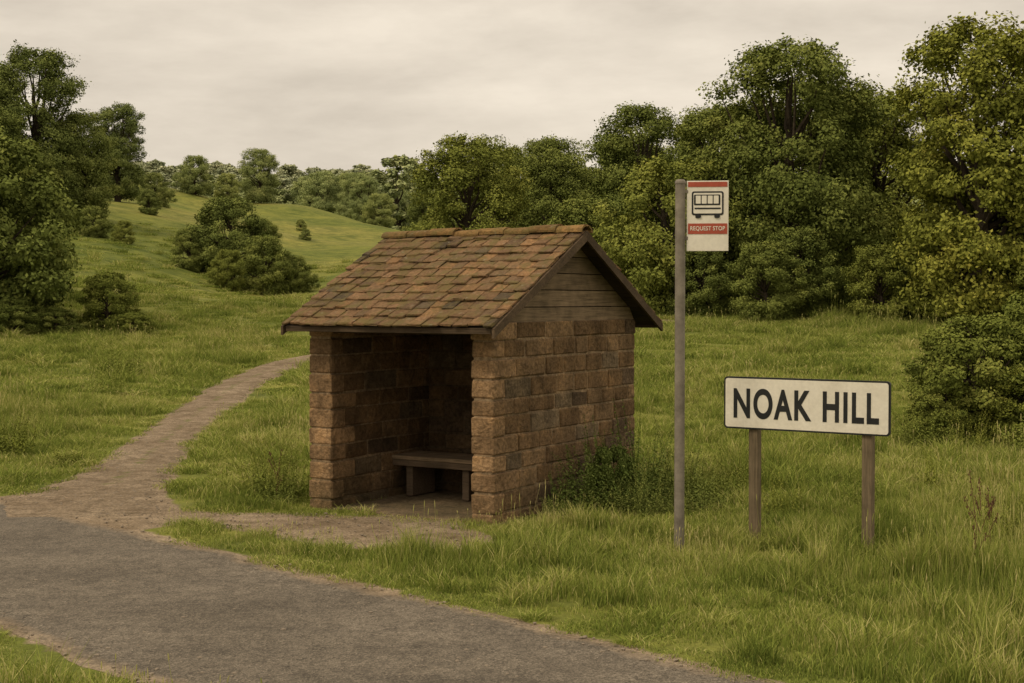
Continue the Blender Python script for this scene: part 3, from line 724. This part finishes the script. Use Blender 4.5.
def pebble(name,seed):
    r=np.random.default_rng(seed); bm=bmesh.new(); bmesh.ops.create_icosphere(bm,subdivisions=1,radius=.5)
    for v in bm.verts: v.co*=r.uniform(.75,1.15)
    me=bpy.data.meshes.new(name); bm.to_mesh(me); bm.free(); me.materials.append(STONEP); return bpy.data.objects.new(name,me)
r=np.random.default_rng(5); n=110000; y=r.uniform(7,32,n); x=r.uniform(-10,6,n)
sd=bare_sd(x,y); rd=road_d(x,y); onroad=(rd>RN)&(rd<RF); edge=np.minimum(rd-RN,RF-rd)
pr=np.where(onroad,.05+.6*np.exp(-np.maximum(edge,0)/.14),.5)*(sd<.03)*(shelter_sd(x,y)>.0)
k=r.random(n)<pr; x,y=x[k],y[k]; n=len(x); s=.006+.028*r.random(n)**4
P=np.column_stack([x,y,H(x,y)+.012]); instancer('gravel',P,r.uniform(0,6.28,n),np.column_stack([s*1.3,s,s*.7]),r.integers(0,3,n),[pebble('pebble_%s'%c,i) for i,c in enumerate('abc')])

# distant woodland
r=np.random.default_rng(9); n=2800
y=r.uniform(240,600,n); u=r.uniform(-.52,.45,n); x=u*y
dens=np.where(y<320,(u>-.17)*.45*(y<300)*(u<-.06)+ (u>0)*.3, .9)
dens=np.where((u>-.275)&(u<-.215)&(y<430),.0,dens)
dens=np.where((u>-.17)&(u<-.12)&(y<390)&(y>300),.0,dens)
k=r.random(n)<dens; x,y=x[k],y[k]; n=len(x); s=r.uniform(.7,1.35,n)
def fo(pref): return [bpy.data.objects.new(pref+c,far_me[i]) for i,c in enumerate('abc')]
yk=y<380
instancer('woodland',np.column_stack([x,y,H(x,y)-1.2])[yk],r.uniform(0,6.28,yk.sum()),np.column_stack([s*1.15,s*1.15,s])[yk],r.integers(0,3,yk.sum()),fo('near_wood_'),(1.5,1.5,2.5))  # pale bluish colour carries painted distance haze
yk=~yk
instancer('distant_woodland',np.column_stack([x,y,H(x,y)-1.2])[yk],r.uniform(0,6.28,yk.sum()),np.column_stack([s*1.3,s*1.3,s])[yk],r.integers(0,3,yk.sum()),fo('hill_wood_'),(2.05,1.95,4.4))  # stronger haze painted into the colour of the farther trees

def weed(x,y,h,seed):
    r=np.random.default_rng(seed); VV=[];FF=[];o=0
    for b in range(5):
        z0=h*r.uniform(.2,.7) if b else 0; a=r.uniform(0,6.28); L_=h*(1 if b==0 else r.uniform(.2,.35))
        dx=(.12 if b==0 else .5)*L_*math.cos(a); dy=(.12 if b==0 else .5)*L_*math.sin(a)
        p0=np.array([0,0,z0]); p1=p0+np.array([dx*.4,dy*.4,L_*.5]); p2=p0+np.array([dx,dy,L_])
        v,f=tube([p0,p1,p2],[.005,.003,.002],5); VV.append(v);FF.append(f+o);o+=len(v)
        for q in range(16):
            t_=r.uniform(.45,1); c=p0+(p2-p0)*t_+r.normal(0,.008,3); s_=r.uniform(.006,.013)
            v,f=tube([c-[0,0,s_],c,c+[0,0,s_]],[.001,s_*.6,.001],4); VV.append(v);FF.append(f+o);o+=len(v)
    ob=build('dock_weed',np.vstack(VV),[np.vstack(FF)],[STEM]); ob.location=(x,y,float(H(x,y)))
weed(4.02,12.0,.85,1); weed(4.35,12.7,.6,2); weed(-2.7,16.0,.6,4); weed(3.75,11.2,.5,6)

# ---------------------------------------------------------------- world, sun, camera
w=bpy.data.worlds.new('World'); scene.world=w; w.use_nodes=True; T=w.node_tree; T.nodes.clear()
sunv=Vector((-.58,-.34,.86)).normalized()
el=math.asin(sunv.z); az=math.atan2(sunv.x,sunv.y)
sky=T.nodes.new('ShaderNodeTexSky'); sky.sky_type='NISHITA'; sky.sun_disc=False; sky.sun_elevation=el; sky.sun_rotation=az
tc=T.nodes.new('ShaderNodeTexCoord'); mp=T.nodes.new('ShaderNodeMapping'); mp.inputs['Scale'].default_value=(1,1,3.6)
T.links.new(tc.outputs['Generated'],mp.inputs[0])
n1=T.nodes.new('ShaderNodeTexNoise'); n1.inputs['Scale'].default_value=4.2; n1.inputs['Detail'].default_value=7; n1.inputs['Roughness'].default_value=.58; n1.inputs['Distortion'].default_value=.1
T.links.new(mp.outputs[0],n1.inputs['Vector'])
rp=T.nodes.new('ShaderNodeValToRGB'); e=rp.color_ramp.elements; e[0].position=.34; e[0].color=(.66,.575,.465,1); e[1].position=.66; e[1].color=(.93,.82,.67,1)
T.links.new(n1.outputs['Fac'],rp.inputs['Fac'])
sx=T.nodes.new('ShaderNodeSeparateXYZ'); T.links.new(tc.outputs['Generated'],sx.inputs[0])
mr=T.nodes.new('ShaderNodeMapRange'); mr.inputs['From Min'].default_value=.18; mr.inputs['From Max'].default_value=1; mr.inputs['To Min'].default_value=1; mr.inputs['To Max'].default_value=1.8
T.links.new(sx.outputs['Z'],mr.inputs['Value'])
vm=T.nodes.new('ShaderNodeVectorMath'); vm.operation='SCALE'; T.links.new(rp.outputs[0],vm.inputs[0]); T.links.new(mr.outputs[0],vm.inputs['Scale'])
b1=T.nodes.new('ShaderNodeBackground'); b1.inputs['Strength'].default_value=.08; T.links.new(sky.outputs[0],b1.inputs[0])
b2=T.nodes.new('ShaderNodeBackground'); b2.inputs['Strength'].default_value=1.; T.links.new(vm.outputs[0],b2.inputs[0])
mx=T.nodes.new('ShaderNodeMixShader'); mx.inputs[0].default_value=.94; T.links.new(b1.outputs[0],mx.inputs[1]); T.links.new(b2.outputs[0],mx.inputs[2])
wo=T.nodes.new('ShaderNodeOutputWorld'); T.links.new(mx.outputs[0],wo.inputs[0])
sl=bpy.data.lights.new('sun','SUN'); sl.energy=1.5; sl.angle=math.radians(14); sl.color=(1,.87,.66)
so=bpy.data.objects.new('sun',sl); COL.objects.link(so); so.rotation_euler=sunv.to_track_quat('Z','Y').to_euler(); so.location=(-20,-20,40)
cam=bpy.data.cameras.new('camera'); co=bpy.data.objects.new('camera',cam); COL.objects.link(co)
cam.sensor_width=36; cam.lens=49.36; cam.clip_end=5000; cam.clip_start=.1
co.location=(0,0,2.3); co.rotation_euler=(math.radians(90-1.69),0,0); scene.camera=co
scene.view_settings.view_transform='Standard'; scene.view_settings.look='None'; scene.view_settings.exposure=0
